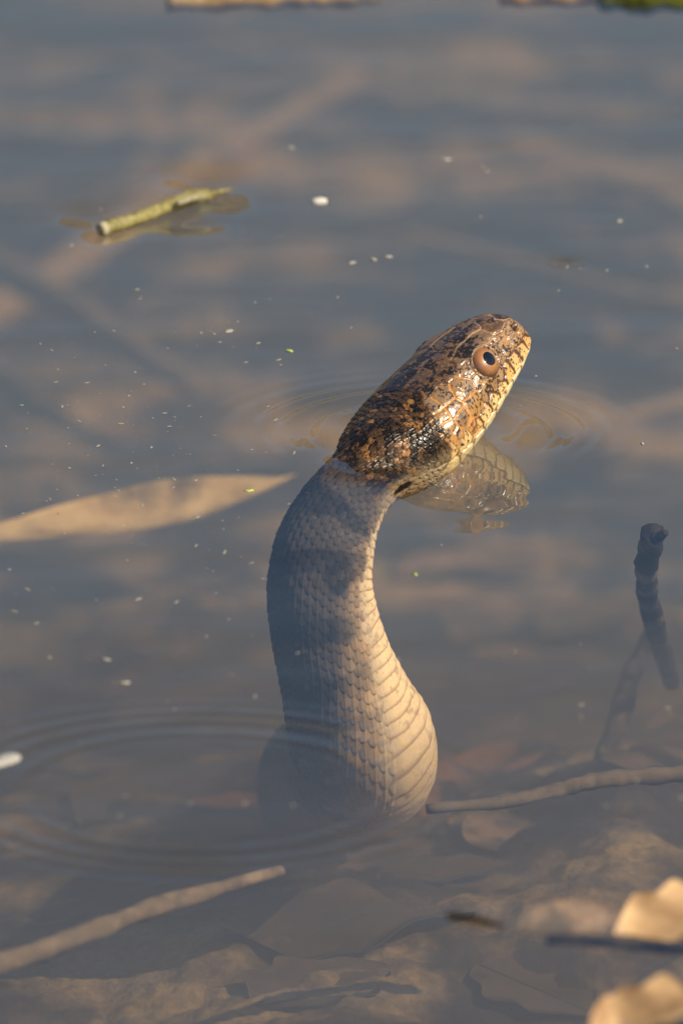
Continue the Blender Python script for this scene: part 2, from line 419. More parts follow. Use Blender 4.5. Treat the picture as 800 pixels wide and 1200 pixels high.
# -- lapped scales everywhere behind: rows round the body, tips to the tail
ROWA = 8.0
lenp = np.interp(ss, [0, 190, 250, 320, 420, 600, 1200], [7.0, 7.5, 9, 10.5, 12, 14.5, 16])
sig = np.cumsum(np.r_[0, np.diff(ss) / ((lenp[1:] + lenp[:-1]) / 2)])
SG = np.repeat(sig[:, None], NP, 1) + (fbm(SYM * .035 + 20, 2) - .5) * .9
RF = F / ROWA + (fbm(SYM * .035 + 80, 2) - .5) * .7
sc_h = np.full(S2.shape, -9.0); sc_q = np.zeros(S2.shape); sc_p = np.zeros(S2.shape); sc_i = np.zeros(S2.shape); sc_j = np.zeros(S2.shape)
for di in (-1, 0, 1):
    ri = np.round(RF) + di
    off = (np.mod(ri, 2)) * .5
    for dj in (-1, 0, 1):
        cj = np.round(SG - off) + dj + off
        p = SG - cj; q = RF - ri
        tpos = (p + .62) / 1.32                # 0 root .. 1 tip
        halfw = .78 * np.sqrt(np.clip(1 - np.clip((tpos - .45) / .55, 0, 1) ** 2.2, 0, 1)) * np.sqrt(np.clip(tpos / .3, 0, 1))
        ins = (np.abs(q) < halfw) & (tpos > 0) & (tpos < 1)
        h = 1.9 * tpos + .55 * (1 - (q / .8) ** 2) + .5 * np.exp(-(q / .10) ** 2) * sst(tpos, .1, .4) - .9 * sst(np.abs(q), halfw - .16, halfw + .001)
        h = np.where(ins, h, -9)
        t_ = h > sc_h
        sc_h = np.where(t_, h, sc_h); sc_q = np.where(t_, q, sc_q); sc_p = np.where(t_, tpos, sc_p); sc_i = np.where(t_, ri, sc_i); sc_j = np.where(t_, cj, sc_j)
sc_h = np.where(sc_h < -5, 0, sc_h)
# -- belly scutes
vph = S2 / 15.5 + .10 * np.cos(np.radians((180 - AF) * 2)) + (fbm(SYM * .025, 2) - .5) * .8
vfr = vph - np.floor(vph)
ven_h = 1.5 * vfr - 1.4 * sst(vfr, .80, 1.0) + .6

# -- weights of the three coverings
S0 = np.interp(AF, [0, 25, 45, 60, 100, 118, 135, 180], [190, 196, 205, 214, 214, 236, 225, 225])
wsm = sst(S2 + (fbm(SYM * .12 + 9, 2) - .5) * 10, S0 - 4, S0 + 4)
wv = sst(AF, 134, 138) * sst(S2, 238, 250)
scale_amp = np.interp(ss, [0, 190, 260, 330, 450, 1200], [.6, .6, .75, .9, 1.0, 1.1])[:, None]
disp = (1 - wv) * sc_h * scale_amp + wv * ven_h
disp_h = plate_h
disp[:nh] = (1 - wsm[:nh]) * disp_h + wsm[:nh] * disp[:nh]

# -- mouth cleft, brow ridge, orbit, nostril, jaw muscles
mp = mouth_phi(S2); dm = (AF - mp)
mw = sst(S2, -2, 3) * (1 - sst(S2, 236, 252))
disp -= mw * 3.6 * np.exp(-(dm / 1.5) ** 2)
disp += mw * 1.5 * np.exp(-((dm + 9) / 7) ** 2)                        # lips stand a little proud
ER, ES, EF = 27.0, 101.0, 61.0
ed = np.sqrt((S2 - ES) ** 2 + ((AF - EF) * 1.02) ** 2)
disp -= 7.5 * (1 - sst(ed, 13, 19.5))
disp += 2.4 * np.exp(-((ed - 22.0) / 2.2) ** 2) * (1 - .35 * sst(np.sin(np.arctan2(S2 - ES, AF - EF) * 9), .5, 1))                        # rim of small eye scales
disp += 4.2 * np.exp(-((AF - 36) / 8) ** 2 - ((S2 - 97) / 24) ** 2)    # brow
disp += np.where(F > 0, 2.6, .8) * np.exp(-((AF - 41.5) / 3.6) ** 2 - ((S2 - 102) / 17) ** 2)    # lid of the brow over the eye
disp += 2.6 * np.exp(-((AF - 41) / 7) ** 2 - ((S2 - 55) / 24) ** 2)    # canthus
disp -= 3.0 * np.exp(-((AF - 68) / 13) ** 2 - ((S2 - 62) / 22) ** 2)   # hollow before the eye
disp += 3.5 * np.exp(-((AF - 88) / 26) ** 2 - ((S2 - 195) / 38) ** 2)
nd = np.sqrt(((S2 - 26) / 1.0) ** 2 + ((AF - 54) * .62) ** 2 )
disp -= 6.0 * (1 - sst(nd, 3.0, 6.4)); disp += .9 * np.exp(-((nd - 8.6) / 2.4) ** 2)
disp += (fbm(B * .35, 2) - .5) * .7 * (S2 < 320) + (fbm(B * .05 + 5, 2) - .5) * 2.0
disp *= sst(S2, 0, 8) * .9 + .1
PW = B + N * disp[..., None]

# -- colours the animal itself has, and shade painted behind the jaw
def mixc(a, b, t): return a + (b - a) * np.clip(t, 0, 1)[..., None]
def C3(*v): return np.array(v, float)
nz1 = fbm(SYM * .055 + 11, 3); nz2 = fbm(SYM * .16 + 31, 3); nz3 = fbm(SYM * .42 + 61, 2); nz4 = fbm(SYM * .9 + 3, 2)
# body: dark grey brown back with faint cross bars, paler flank, cream belly
sr = hsh(sc_i, sc_j * 2, 1); sr2 = hsh(sc_i, sc_j * 2, 5)
bar = sst(np.sin(S2 / 58 * 6.2832 + (fbm(SYM * .02 + 70, 2) - .5) * 5) + (sr - .5) * .5, -.1, .5)
colr = np.zeros(S2.shape + (3,)) + C3(.020, .018, .017)
colr = mixc(colr, C3(.085, .066, .050), sr * .35 + (1 - bar) * .65)
colr = mixc(colr, C3(.48, .31, .145), sst(AF + (sr - .5) * 12 - np.interp(ss, [300, 420, 580], [34, 20, 0])[:, None], 74, 126) * (.45 + .25 * sr2 + .3 * (1 - bar)))
colr = mixc(colr, C3(.028, .023, .020), (sst(np.abs(sc_q), .45, .72) * .55 + sst(sc_p, .80, .97) * .35) * (1 - sst(AF, 128, 134)))
bel = mixc(np.zeros_like(colr) + C3(.80, .58, .31), C3(.50, .31, .14), sst(vfr, .55, .97) * .8)
bel = mixc(bel, C3(.30, .19, .10), sst(nz2 * .6 + nz1 * .4, .54, .68) * .55)
bel = mixc(bel, C3(.30, .24, .17), (1 - sst(AF, 132, 150)) * .45)
colr = mixc(colr, bel, np.maximum(wv, sst(AF + (sr - .5) * 8, 121, 133) * sst(S2, 250, 300)))
# nape: black and rusty scales over brown
nape = mixc(np.zeros_like(colr) + C3(.060, .036, .020), C3(.30, .14, .045), sst(nz3 * .6 + nz2 * .4 + (sr - .5) * .22, .48, .62))
nape = mixc(nape, C3(.010, .008, .007), sst(nz1 * .35 + nz2 * .3 + nz3 * .35 + (sr2 - .5) * .20, .46, .55))
nape = mixc(nape, C3(.36, .19, .07), sst(np.abs(sc_q), .5, .74) * sst(nz1, .40, .6) * .7)
nape = mixc(nape, C3(.44, .32, .18), sst(AF, 88, 118) * sst(S2, 190, 215) * .85)
nape = mixc(nape, C3(.05, .04, .03), sst(np.abs(sc_q), .5, .7) * sst(AF, 80, 100) * .5)
colr = mixc(nape, colr, sst(S2 + (nz1 - .5) * 30, 300, 350))
jaw_shade = np.exp(-(((S2 - 290) / 16) ** 2 + ((AF - 116) / 9) ** 2))  # shadow behind the jaw, painted into the neck colour
colr = mixc(colr, C3(.008, .007, .006), sst(jaw_shade, .3, .7))
# head plates
h_ = slice(0, nh)
n1, n2, n3, n4 = nz1[h_], nz2[h_], nz3[h_], nz4[h_]
top_c = mixc(np.zeros((nh, NP, 3)) + C3(.11, .058, .027), C3(.22, .135, .075), prand)
top_c = mixc(top_c, C3(.013, .010, .009), sst(n1 * .55 + n2 * .45 + (prand2 - .5) * .10 + .05 * sst(S2[h_], 60, 130), .475, .555) * .95)
top_c = mixc(top_c, C3(.36, .19, .07), sst(n3, .60, .70) * .45)
top_c = mixc(top_c, C3(.44, .28, .15), (1 - sst(seam, .5, 2.2)) * sst(130 - S2[h_], 0, 40) * .75)
side_c = mixc(np.zeros((nh, NP, 3)) + C3(.22, .115, .045), C3(.33, .20, .10), prand)
side_c = mixc(side_c, C3(.40, .22, .08), sst(n1, .45, .62) * .7)
side_c = mixc(side_c, C3(.012, .010, .009), sst(n3 * .55 + n2 * .45, .52, .58) * .94)
tem_c = mixc(np.zeros((nh, NP, 3)) + C3(.22, .125, .055), C3(.31, .21, .125), prand)
tem_c = mixc(tem_c, C3(.36, .19, .06), sst(n1 + (prand2 - .5) * .3, .48, .66))
tem_c = mixc(tem_c, C3(.014, .011, .009), sst(n3 * .6 + n2 * .4, .53, .59) * .9)
tem_c = mixc(tem_c, C3(.50, .23, .06), (1 - sst(seam + (n3 - .5) * 1.5, .9, 2.3)) * .92)
up_c = mixc(np.zeros((nh, NP, 3)) + C3(.70, .37, .09), C3(.82, .60, .28), prand * .6 + sst(-dm[h_], 14, 2) * .4)
up_c = mixc(up_c, C3(.45, .28, .12), sst(-dm[h_] + (n2 - .5) * 10, 11, 18) * .6)
up_c = mixc(up_c, C3(.03, .018, .010), sst(n3 * .7 + n4 * .3, .60, .65) * (.3 + .7 * sst(-dm[h_], 4, 11)))
up_c = mixc(up_c, C3(.06, .018, .005), (1 - sst(seam, 1.0, 2.8)) * (.95 - .4 * sst(S2[h_], 150, 200)))
lo_c = mixc(np.zeros((nh, NP, 3)) + C3(.72, .60, .33), C3(.80, .62, .30), prand)
lo_c = mixc(lo_c, C3(.12, .05, .015), (1 - sst(seam, .6, 2.4)) * .8)
ch_c = mixc(np.zeros((nh, NP, 3)) + C3(.30, .24, .10), C3(.42, .33, .14), prand)
ch_c = mixc(ch_c, C3(.20, .12, .05), (1 - sst(seam, .5, 2.2)) * .7)
hc = np.zeros((nh, NP, 3))
for k_, cc_ in enumerate((top_c, side_c, tem_c, up_c, lo_c, ch_c)): hc = np.where((bk == k_)[..., None], cc_, hc)
hc = mixc(hc, C3(.015, .011, .009), (sst(n1, .55, .66) * sst(AF[h_], 72, 40) * sst(S2[h_], 118, 140)) * .8)
hc = mixc(hc, C3(.018, .008, .004), mw[h_] * np.exp(-(dm[h_] / 1.5) ** 2) * .97)
hc = mixc(hc, C3(.05, .03, .02), (1 - sst(ed[h_], 17, 20)))
hc = mixc(hc, C3(.05, .018, .010), (1 - sst(nd[h_], 3, 6)))
colr[h_] = mixc(hc, colr[h_], wsm[h_])
colr *= (.86 + .28 * nz4)[..., None]

def snake_material():
    m, t, b = new_mat('wet_snake_skin')
    a = t.nodes.new('ShaderNodeVertexColor'); a.layer_name = 'Col'
    t.links.new(a.outputs[0], b.inputs['Base Color'])
    tc = t.nodes.new('ShaderNodeTexCoord')
    n_ = t.nodes.new('ShaderNodeTexNoise'); n_.inputs['Scale'].default_value = 1300; n_.inputs['Detail'].default_value = 4
    t.links.new(tc.outputs['Object'], n_.inputs['Vector'])
    mr = t.nodes.new('ShaderNodeMapRange'); mr.inputs[1].default_value = .3; mr.inputs[2].default_value = .7; mr.inputs[3].default_value = .17; mr.inputs[4].default_value = .42
    t.links.new(n_.outputs['Fac'], mr.inputs[0]); t.links.new(mr.outputs[0], b.inputs['Roughness'])
    bp = t.nodes.new('ShaderNodeBump'); bp.inputs['Strength'].default_value = .25; bp.inputs['Distance'].default_value = .00012
    n2_ = t.nodes.new('ShaderNodeTexNoise'); n2_.inputs['Scale'].default_value = 2600; n2_.inputs['Detail'].default_value = 3
    t.links.new(tc.outputs['Object'], n2_.inputs['Vector']); t.links.new(n2_.outputs['Fac'], bp.inputs['Height']); t.links.new(bp.outputs[0], b.inputs['Normal'])
    # skin gloss all but vanishes where water, not air, lies against it
    gp = t.nodes.new('ShaderNodeNewGeometry'); sx = t.nodes.new('ShaderNodeSeparateXYZ'); t.links.new(gp.outputs['Position'], sx.inputs[0])
    wz = t.nodes.new('ShaderNodeMapRange'); wz.inputs[1].default_value = -.0004; wz.inputs[2].default_value = .0004; wz.inputs[3].default_value = .04; wz.inputs[4].default_value = 1.0
    t.links.new(sx.outputs['Z'], wz.inputs[0])
    wa = t.nodes.new('ShaderNodeAttribute'); wa.attribute_name = 'Gloss'
    mu = t.nodes.new('ShaderNodeMath'); mu.operation = 'MULTIPLY'; t.links.new(wz.outputs[0], mu.inputs[0]); t.links.new(wa.outputs['Fac'], mu.inputs[1])
    t.links.new(mu.outputs[0], b.inputs['Specular IOR Level'])
    return m
snake = bpy.data.objects.new('water_snake', None); col.objects.link(snake)
snake.empty_display_size = .02
base_pt = np.array(cS[np.argmin(np.abs(L - 734))]) * K
snake.location = base_pt
tag(snake, 'brown water snake raising its head out of the murky water', 'snake')
tip = (SPINE[0] + fH * .4)[None]
Vs = np.concatenate([PW.reshape(-1, 3), tip]) * K - base_pt
ns = len(ss)
i = np.arange(ns - 1)[:, None]; j = np.arange(NP)[None]; j2 = (j + 1) % NP
q = np.stack([i * NP + j, (i + 1) * NP + j, (i + 1) * NP + j2, i * NP + j2], -1).reshape(-1, 4)
jj = np.arange(0, NP, 2)
cap = np.stack([np.full(NP // 2, ns * NP), jj, (jj + 1) % NP, (jj + 2) % NP], -1)
qq_ = np.concatenate([q, cap])
colv = np.concatenate([colr.reshape(-1, 3), colr[0, :1]])
body = raw_obj('body', Vs, qq_, snake_material(), snake, colv)
gloss = .85 - .55 * wsm * sst(120 - AF, 0, 30)
ga = body.data.attributes.new('Gloss', 'FLOAT', 'POINT'); ga.data.foreach_set('value', np.r_[gloss.ravel(), .5].astype(np.float32))

# ---- eyes
def eye_material(kind):
    m, t, b = new_mat('snake_' + kind)
    if kind == 'iris':
        tc = t.nodes.new('ShaderNodeTexCoord')
        sp = t.nodes.new('ShaderNodeSeparateXYZ'); t.links.new(tc.outputs['Object'], sp.inputs[0])
        mr = t.nodes.new('ShaderNodeMapRange'); mr.inputs[1].default_value = ER * K * .70; mr.inputs[2].default_value = ER * K
        t.links.new(sp.outputs['Z'], mr.inputs[0])
        n_ = t.nodes.new('ShaderNodeTexNoise'); n_.inputs['Scale'].default_value = 1500; n_.inputs['Detail'].default_value = 5
        t.links.new(tc.outputs['Object'], n_.inputs['Vector'])
        ad = t.nodes.new('ShaderNodeMath'); ad.operation = 'MULTIPLY_ADD'; ad.inputs[1].default_value = .30
        t.links.new(n_.outputs['Fac'], ad.inputs[0]); t.links.new(mr.outputs[0], ad.inputs[2])
        r_ = t.nodes.new('ShaderNodeValToRGB'); e = r_.color_ramp.elements
        e[0].position = .05; e[0].color = (.05, .022, .012, 1)
        e[1].position = 1.0; e[1].color = (.46, .23, .07, 1)
        x = e.new(.30); x.color = (.15, .062, .022, 1)
        x = e.new(.72); x.color = (.30, .13, .042, 1)
        x = e.new(.90); x.color = (.34, .15, .05, 1)
        t.links.new(ad.outputs[0], r_.inputs[0]); t.links.new(r_.outputs[0], b.inputs['Base Color'])
        b.inputs['Roughness'].default_value = .35
        b.inputs['Coat Weight'].default_value = 1.0; b.inputs['Coat Roughness'].default_value = .03
    else:
        b.inputs['Base Color'].default_value = (.004, .004, .005, 1); b.inputs['Roughness'].default_value = .04
        b.inputs['Coat Weight'].default_value = 1.0; b.inputs['Coat Roughness'].default_value = .02
    return m
IRIS, PUPIL = eye_material('iris'), eye_material('pupil')
def cap_mesh(R, ang, nr=14, na=48):
    v = [(0, 0, R)]; fc = []
    for a in range(1, nr + 1):
        th = ang * a / nr
        for k in range(na):
            f_ = 6.28318 * k / na
            v.append((R * math.sin(th) * math.cos(f_), R * math.sin(th) * math.sin(f_), R * math.cos(th)))
    for k in range(na): fc.append((0, 1 + k, 1 + (k + 1) % na))
    for a in range(nr - 1):
        for k in range(na):
            fc.append((1 + a * na + k, 1 + (a + 1) * na + k, 1 + (a + 1) * na + (k + 1) % na, 1 + a * na + (k + 1) % na))
    return v, fc
from mathutils import Matrix
for side in (1, -1):
    ii = int(np.argmin(np.abs(ss - ES))); ji = int(np.argmin(np.abs(np.degrees(pp) - side * EF)))
    p0 = B[ii, ji]; nn = N[ii, ji].copy()
    nn = nn + fH * .10 ; nn /= np.linalg.norm(nn)
    ctr = p0 - N[ii, ji] * (ER * .69)
    z_ = Vector(nn); q_ = z_.to_track_quat('Z', 'Y')
    v, fc = cap_mesh(ER * K, math.pi * .62)
    eye = mesh_obj('eye', v, fc, IRIS, snake)
    eye.location = Vector(ctr * K - base_pt); eye.rotation_euler = q_.to_euler()
    v, fc = cap_mesh(ER * K * 1.004, math.asin(9.0 / ER), 6, 32)
    pu = mesh_obj('pupil', v, fc, PUPIL, eye)
    eye['label'] = 'round brown eye with black pupil'
# ================================================================== THINGS IN AND ON THE WATER
def silted(m, amount=.5, scale=70.0, mud=(.15, .108, .06)):
    """settled mud in patches over a leaf"""
    t = m.node_tree; b = t.nodes['Principled BSDF']; src = b.inputs['Base Color'].links[0].from_socket
    gp = t.nodes.new('ShaderNodeNewGeometry')
    n_ = t.nodes.new('ShaderNodeTexNoise'); n_.inputs['Scale'].default_value = scale; n_.inputs['Detail'].default_value = 6; n_.inputs['Roughness'].default_value = .6
    t.links.new(gp.outputs['Position'], n_.inputs['Vector'])
    mr = t.nodes.new('ShaderNodeMapRange'); mr.inputs[1].default_value = .62 - amount * .3; mr.inputs[2].default_value = .80 - amount * .3
    t.links.new(n_.outputs['Fac'], mr.inputs[0])
    mx = t.nodes.new('ShaderNodeMix'); mx.data_type = 'RGBA'; mx.inputs[7].default_value = (*mud, 1)
    t.links.new(mr.outputs[0], mx.inputs[0]); t.links.new(src, mx.inputs[6]); t.links.new(mx.outputs[2], b.inputs['Base Color'])
    return m
TAN = mottled('sodden_tan_leaf', (.30, .17, .085), (.62, .42, .25), 260, .8, .35, .15, c3=(.46, .28, .15))
BROWN = mottled('sodden_brown_leaf', (.12, .065, .032), (.36, .21, .11), 220, .8, .35, .15)
RUST = mottled('sodden_rust_leaf', (.34, .13, .045), (.60, .28, .11), 240, .8, .3, .15)
PALE = mottled('bleached_leaf', (.16, .085, .04), (.66, .44, .23), 70, .6, .35, .25)
REED = mottled('sunken_reed', (.34, .21, .08), (.64, .44, .20), 90, .8, .3, .15)
BARK = mottled('waterlogged_bark', (.010, .009, .009), (.05, .038, .03), 500, .85, .6, .15)
SILT = mottled('silted_bark', (.26, .18, .10), (.50, .36, .22), 420, .95, .7, .05, dist=.001)
TWIGM = mottled('green_twig_bark', (.13, .11, .03), (.34, .30, .11), 700, .5, .4, .4)
CUT = mottled('cut_wood', (.24, .22, .12), (.42, .39, .26), 900, .6, .2, .3)
WEED = mottled('duckweed', (.26, .34, .06), (.48, .56, .16), 1500, .45, .1, .4)
FLUFF_GLINT = mottled('white_fluff_glint', (.40, .38, .34), (.62, .60, .56), 1500, .8, .3, .2)
DUST = mottled('pale_dust', (.22, .20, .17), (.46, .44, .40), 1500, .9, 0, .1)
MOSS = mottled('wet_moss', (.03, .045, .008), (.12, .13, .02), 600, .9, .6, .1)
LOGM = mottled('wet_tan_wood', (.26, .15, .06), (.55, .38, .17), 260, .6, .6, .3)

DULL = mottled('murky_leaf', (.06, .042, .022), (.24, .165, .09), 60, .9, .3, .1)
DULLSTICK = mottled('murky_stick', (.08, .055, .03), (.25, .175, .10), 200, .9, .5, .1)
for m_x, am in ((DULL, .75), (DULLSTICK, .6), (TAN, .8), (BROWN, .8), (RUST, .5), (REED, .3), (SILT, .3), (BARK, .35)): silted(m_x, am)
def on_bed(px_, py_, off=0.0):
    z = -.08
    for k in range(12):
        p = at(px_, py_, z); z = .5 * z + .5 * (float(bed_z(np.array([p[0]]), np.array([p[1]]))[0]) + off)
    return z

def leaf_geo(length, width, curl, tip=1.0, wav=0.0, seed=0, nu=26, nv=9, lobes=0.0, bend=0.0, thick=.00025):
    rl = random.Random(seed); ph_ = rl.random() * 6.28; ph2 = rl.random() * 6.28
    top_, n_u, n_v = [], nu, nv
    for a in range(nu):
        uu = a / (nu - 1)
        hw = .5 * width * (math.sin(math.pi * min(.999, uu ** .85)) ** (.75 * tip)) * (1 + lobes * math.sin(uu * 19 + ph_))
        hw = max(hw, width * .02)
        for b_ in range(nv):
            v_ = b_ / (nv - 1) * 2 - 1
            x = (uu - .5) * length
            y = v_ * hw + bend * length * ((uu - .5) ** 2 - .08)
            z = curl * (v_ * v_) * hw * .8 + wav * width * math.sin(uu * 7 + ph_ + v_ * 1.3) * .12 + .08 * hw * abs(v_) + .06 * length * curl * math.sin(uu * 3.1 + ph2)
            top_.append((x, y, z))
    V_ = top_ + [(x, y, z - thick) for x, y, z in top_]
    nt_ = nu * nv; F_ = []
    for a in range(nu - 1):
        for b_ in range(nv - 1):
            p = a * nv + b_
            F_.append((p, p + nv, p + nv + 1, p + 1)); F_.append((nt_ + p, nt_ + p + 1, nt_ + p + nv + 1, nt_ + p + nv))
    edge = [a * nv for a in range(nu)] + [(nu - 1) * nv + b_ for b_ in range(1, nv)] + [a * nv + nv - 1 for a in range(nu - 2, -1, -1)] + [b_ for b_ in range(nv - 2, 0, -1)]
    for k in range(len(edge)):
        p, q = edge[k], edge[(k + 1) % len(edge)]
        F_.append((p, q, nt_ + q, nt_ + p))
    return V_, F_

def orient(o, ax, tilt):
    """local x along ax, local y turned up towards the viewer's shore by tilt degrees"""
    x = Vector(ax).normalized(); side = Vector((0, 0, 1)).cross(x)
    if side.y < 0: side = -side; 
    side.normalize(); nrm = x.cross(side).normalized()
    if nrm.z < 0: nrm = -nrm
    y = (side * math.cos(math.radians(tilt)) + Vector((0, 0, 1)) * math.sin(math.radians(tilt)))
    y = (y - x * y.dot(x)).normalized(); z = x.cross(y)
    o.rotation_euler = Matrix((x, y, z)).transposed().to_euler()

def leaf(name, A, Bp, width, z1, z2, mat, label, cat, group=None, tilt=12, curl=.15, seed=0, vein=True, **kw):
    if name == 'sunken_leaf' and max(A[1], Bp[1]) > 955: z1, z2 = on_bed(*A, .0002), on_bed(*Bp, .0002); tilt = 1; curl = .03; mat = DULL; kw.setdefault('lobes', .16)
    elif name == 'sunken_leaf': z1, z2 = on_bed(*A, .0008), on_bed(*Bp, .0008); tilt = 2; curl = .04
    a, b = at(*A, z1), at(*Bp, z2)
    ln = float(np.linalg.norm(b - a)); wd = width * K
    V_, F_ = leaf_geo(ln, wd, curl, seed=seed, **kw)
    o = mesh_obj(name, V_, F_, mat)
    o.location = (a + b) / 2; orient(o, b - a, tilt)
    if vein:
        n_ = 14; vv, ff = [], []
        for k in range(n_):
            uu = k / (n_ - 1); x = (uu - .5) * ln * .98; y = kw.get('bend', 0) * ln * ((uu - .5) ** 2 - .08); r_ = wd * .018 * (1.2 - uu)
            rlx = random.Random(seed); p1 = rlx.random() * 6.28; p2 = rlx.random() * 6.28
            z = kw.get('wav', 0) * wd * math.sin(uu * 7 + p1) * .12 + .06 * ln * curl * math.sin(uu * 3.1 + p2)
            for d in ((-1, 0), (0, 1), (1, 0), (0, -.6)): vv.append((x, y + d[0] * r_, z + d[1] * r_))
        for k in range(n_ - 1):
            for d in range(4): ff.append((k * 4 + d, k * 4 + (d + 1) % 4, k * 4 + 4 + (d + 1) % 4, k * 4 + 4 + d))
        mesh_obj('midrib', vv, ff, mat, o)
    tag(o, label, cat, group)
    return o

def stick_geo(pts, rads, seed=0, na=10, rough=.12):
    rl = random.Random(seed); pts = [np.array(p, float) for p in pts]
    c_ = catmull(pts, 8 * len(pts)); R_ = np.interp(np.linspace(0, 1, len(c_)), np.linspace(0, 1, len(rads)), rads)
    V_, F_ = [], []
    for k in range(len(c_)):
        t_ = c_[min(k + 1, len(c_) - 1)] - c_[max(k - 1, 0)]; t_ /= np.linalg.norm(t_)
        s_ = np.cross(t_, (0, 0, 1.)); s_ /= np.linalg.norm(s_) + 1e-9; u_ = np.cross(s_, t_)
        lump = 1 + rough * (rl.random() - .5) * 2
        for a in range(na):
            an = 6.2832 * a / na; rr_ = R_[k] * lump * (1 + rough * .6 * math.sin(an * 3 + k * .7))
            V_.append(c_[k] + (s_ * math.cos(an) + u_ * math.sin(an)) * rr_)
    for k in range(len(c_) - 1):
        for a in range(na): F_.append((k * na + a, k * na + (a + 1) % na, (k + 1) * na + (a + 1) % na, (k + 1) * na + a))
    F_.append(tuple(range(na))[::-1]); F_.append(tuple((len(c_) - 1) * na + a for a in range(na)))
    return V_, F_
def stick(name, pp_, rads, mat, label, cat, group=None, seed=0, rough=.12, parent=None):
    """pp_: (x, y, z) plan positions"""
    if name.startswith('sunken_st') or name == 'sunken_branch': pp_ = [(p[0], p[1], (on_bed(p[0], p[1], .004 if 'faint' in label else .022) if 'branch' in name or 'stalk' in name else on_bed(p[0], p[1], .004) if 'dark' in label else -.054)) for p in pp_] if parent is None else pp_
    P3 = [at(p[0], p[1], p[2]) for p in pp_]
    V_, F_ = stick_geo(P3, [r_ * K for r_ in rads], seed, rough=rough)
    o0_ = np.mean(P3, 0) if parent is None else np.array(parent.location)
    o = mesh_obj(name, [v - o0_ for v in V_], F_, mat, parent)
    if parent is None: o.location = o0_; tag(o, label, cat, group)
    return o

# ---- the large pieces under water
leaf('reed_blade', (-60, 641), (348, 562), 112, -.094, -.088, REED, 'long pale tan reed blade lying under water left of the snake', 'reed', tilt=8, curl=.12, seed=3, tip=1.1, nu=44, nv=13, vein=False, wav=.5, bend=.05, lobes=.03)
stick('sunken_stalk', [(-40, 292, -.075), (60, 345, -.075), (150, 405, -.08), (225, 452, -.09)], [25, 24, 22, 16], SILT, 'thick silted stalk slanting down under water above the reed blade', 'stalk', seed=4)
stick('sunken_branch', [(-40, 385, -.10), (110, 290, -.10), (240, 190, -.10), (420, 90, -.105)], [30, 30, 26, 18], SILT, 'faint broad branch sunk deep behind the floating twig', 'branch', seed=5)
stick('sunken_branch', [(470, 272, -.085), (600, 305, -.08), (720, 338, -.08), (840, 366, -.08)], [8, 11, 11, 10], SILT, 'thin pale branch sunk behind the snake below the bubble', 'branch', seed=6)
stick('sunken_branch', [(520, 218, -.09), (640, 208, -.09), (735, 216, -.085), (850, 270, -.085)], [9, 13, 16, 14], SILT, 'bent sunken branch, the farthest of the two behind the head', 'branch', seed=7)
stick('sunken_branch', [(655, 512, -.034), (720, 492, -.03), (830, 462, -.03)], [8, 12, 14], SILT, 'silted branch under water leading towards the dark stub', 'branch', seed=8)
st = bpy.data.objects.new('sunken_stub', None); col.objects.link(st); st.location = at(762, 720, -.035)
tag(st, 'dark broken branch stub standing under water right of the snake', 'branch')
stick('stem', [(764, 626, -.016), (757, 665, -.030), (761, 712, -.055), (786, 800, -.095)], [15, 13.5, 13, 11], BARK, '', '', seed=9, parent=st)
stick('side_shoot', [(780, 624, -.0105), (766, 632, -.0125)], [4, 8], BARK, '', '', seed=10, parent=st)
stick('lower_limb', [(762, 742, -.090), (740, 790, -.097), (722, 850, -.102), (705, 890, -.106)], [9, 13, 14, 11], BARK, '', '', seed=11, parent=st)
stick('sunken_stick', [(500, 948, -0.080), (600, 938, -0.067), (700, 915, -0.058), (840, 904, -0.054)], [6, 8, 10, 10], DULLSTICK, 'long tan stick lying under water beside the base of the snake', 'stick', seed=12, rough=.14)
stick('sunken_stick', [(-40, 1142, -0.048), (70, 1106, -0.051), (180, 1064, -0.058), (330, 1020, -0.067)], [14, 13, 11, 6], DULLSTICK, 'tan stick slanting under water below the large ripple ring', 'stick', seed=13, rough=.14)
stick('sunken_stick', [(530, 838, -0.088), (620, 815, -0.088), (720, 788, -0.083)], [7, 6, 5], BARK, 'thin dark stick under water between snake and dark stub', 'stick', seed=14)

leaf('sunken_leaf', (532, 915), (602, 868), 70, -0.054, -0.040, RUST, 'small orange brown leaf under water beside the snake', 'leaf', tilt=15, seed=21)
leaf('sunken_leaf', (468, 672), (652, 652), 120, -0.058, -0.054, TAN, 'broad tan leaf under water below the head reflection', 'leaf', tilt=8, seed=22, wav=.5)
leaf('sunken_leaf', (528, 742), (672, 690), 150, -0.065, -0.054, TAN, 'tan leaf overlapping others between the snake and the dark stub', 'leaf', tilt=5, seed=23, wav=.6)
leaf('sunken_leaf', (640, 742), (752, 700), 120, -0.065, -0.058, BROWN, 'brown leaf lying under water against the dark stub', 'leaf', tilt=8, seed=24)
leaf('sunken_leaf', (590, 812), (712, 838), 110, -0.068, -0.065, TAN, 'pale tan leaf above the long tan stick', 'leaf', tilt=12, seed=25)
leaf('sunken_leaf', (478, 716), (560, 700), 80, -0.072, -0.068, BROWN, 'small brown leaf close against the belly of the snake', 'leaf', tilt=8, seed=26)
leaf('sunken_leaf', (96, 962), (338, 880), 170, -0.090, -0.081, TAN, 'dull brown leaf under water inside the large ripple ring', 'leaf', tilt=8, seed=27, wav=.5)
leaf('sunken_leaf', (140, 850), (300, 800), 120, -0.104, -0.099, BROWN, 'small brown leaf under water just beyond the large ripple ring', 'leaf', tilt=8, seed=28)
leaf('sunken_leaf', (262, 1098), (556, 1070), 190, -0.061, -0.061, TAN, 'large dull brown leaf on the bed in front of the snake', 'leaf', tilt=8, seed=29, wav=.7)
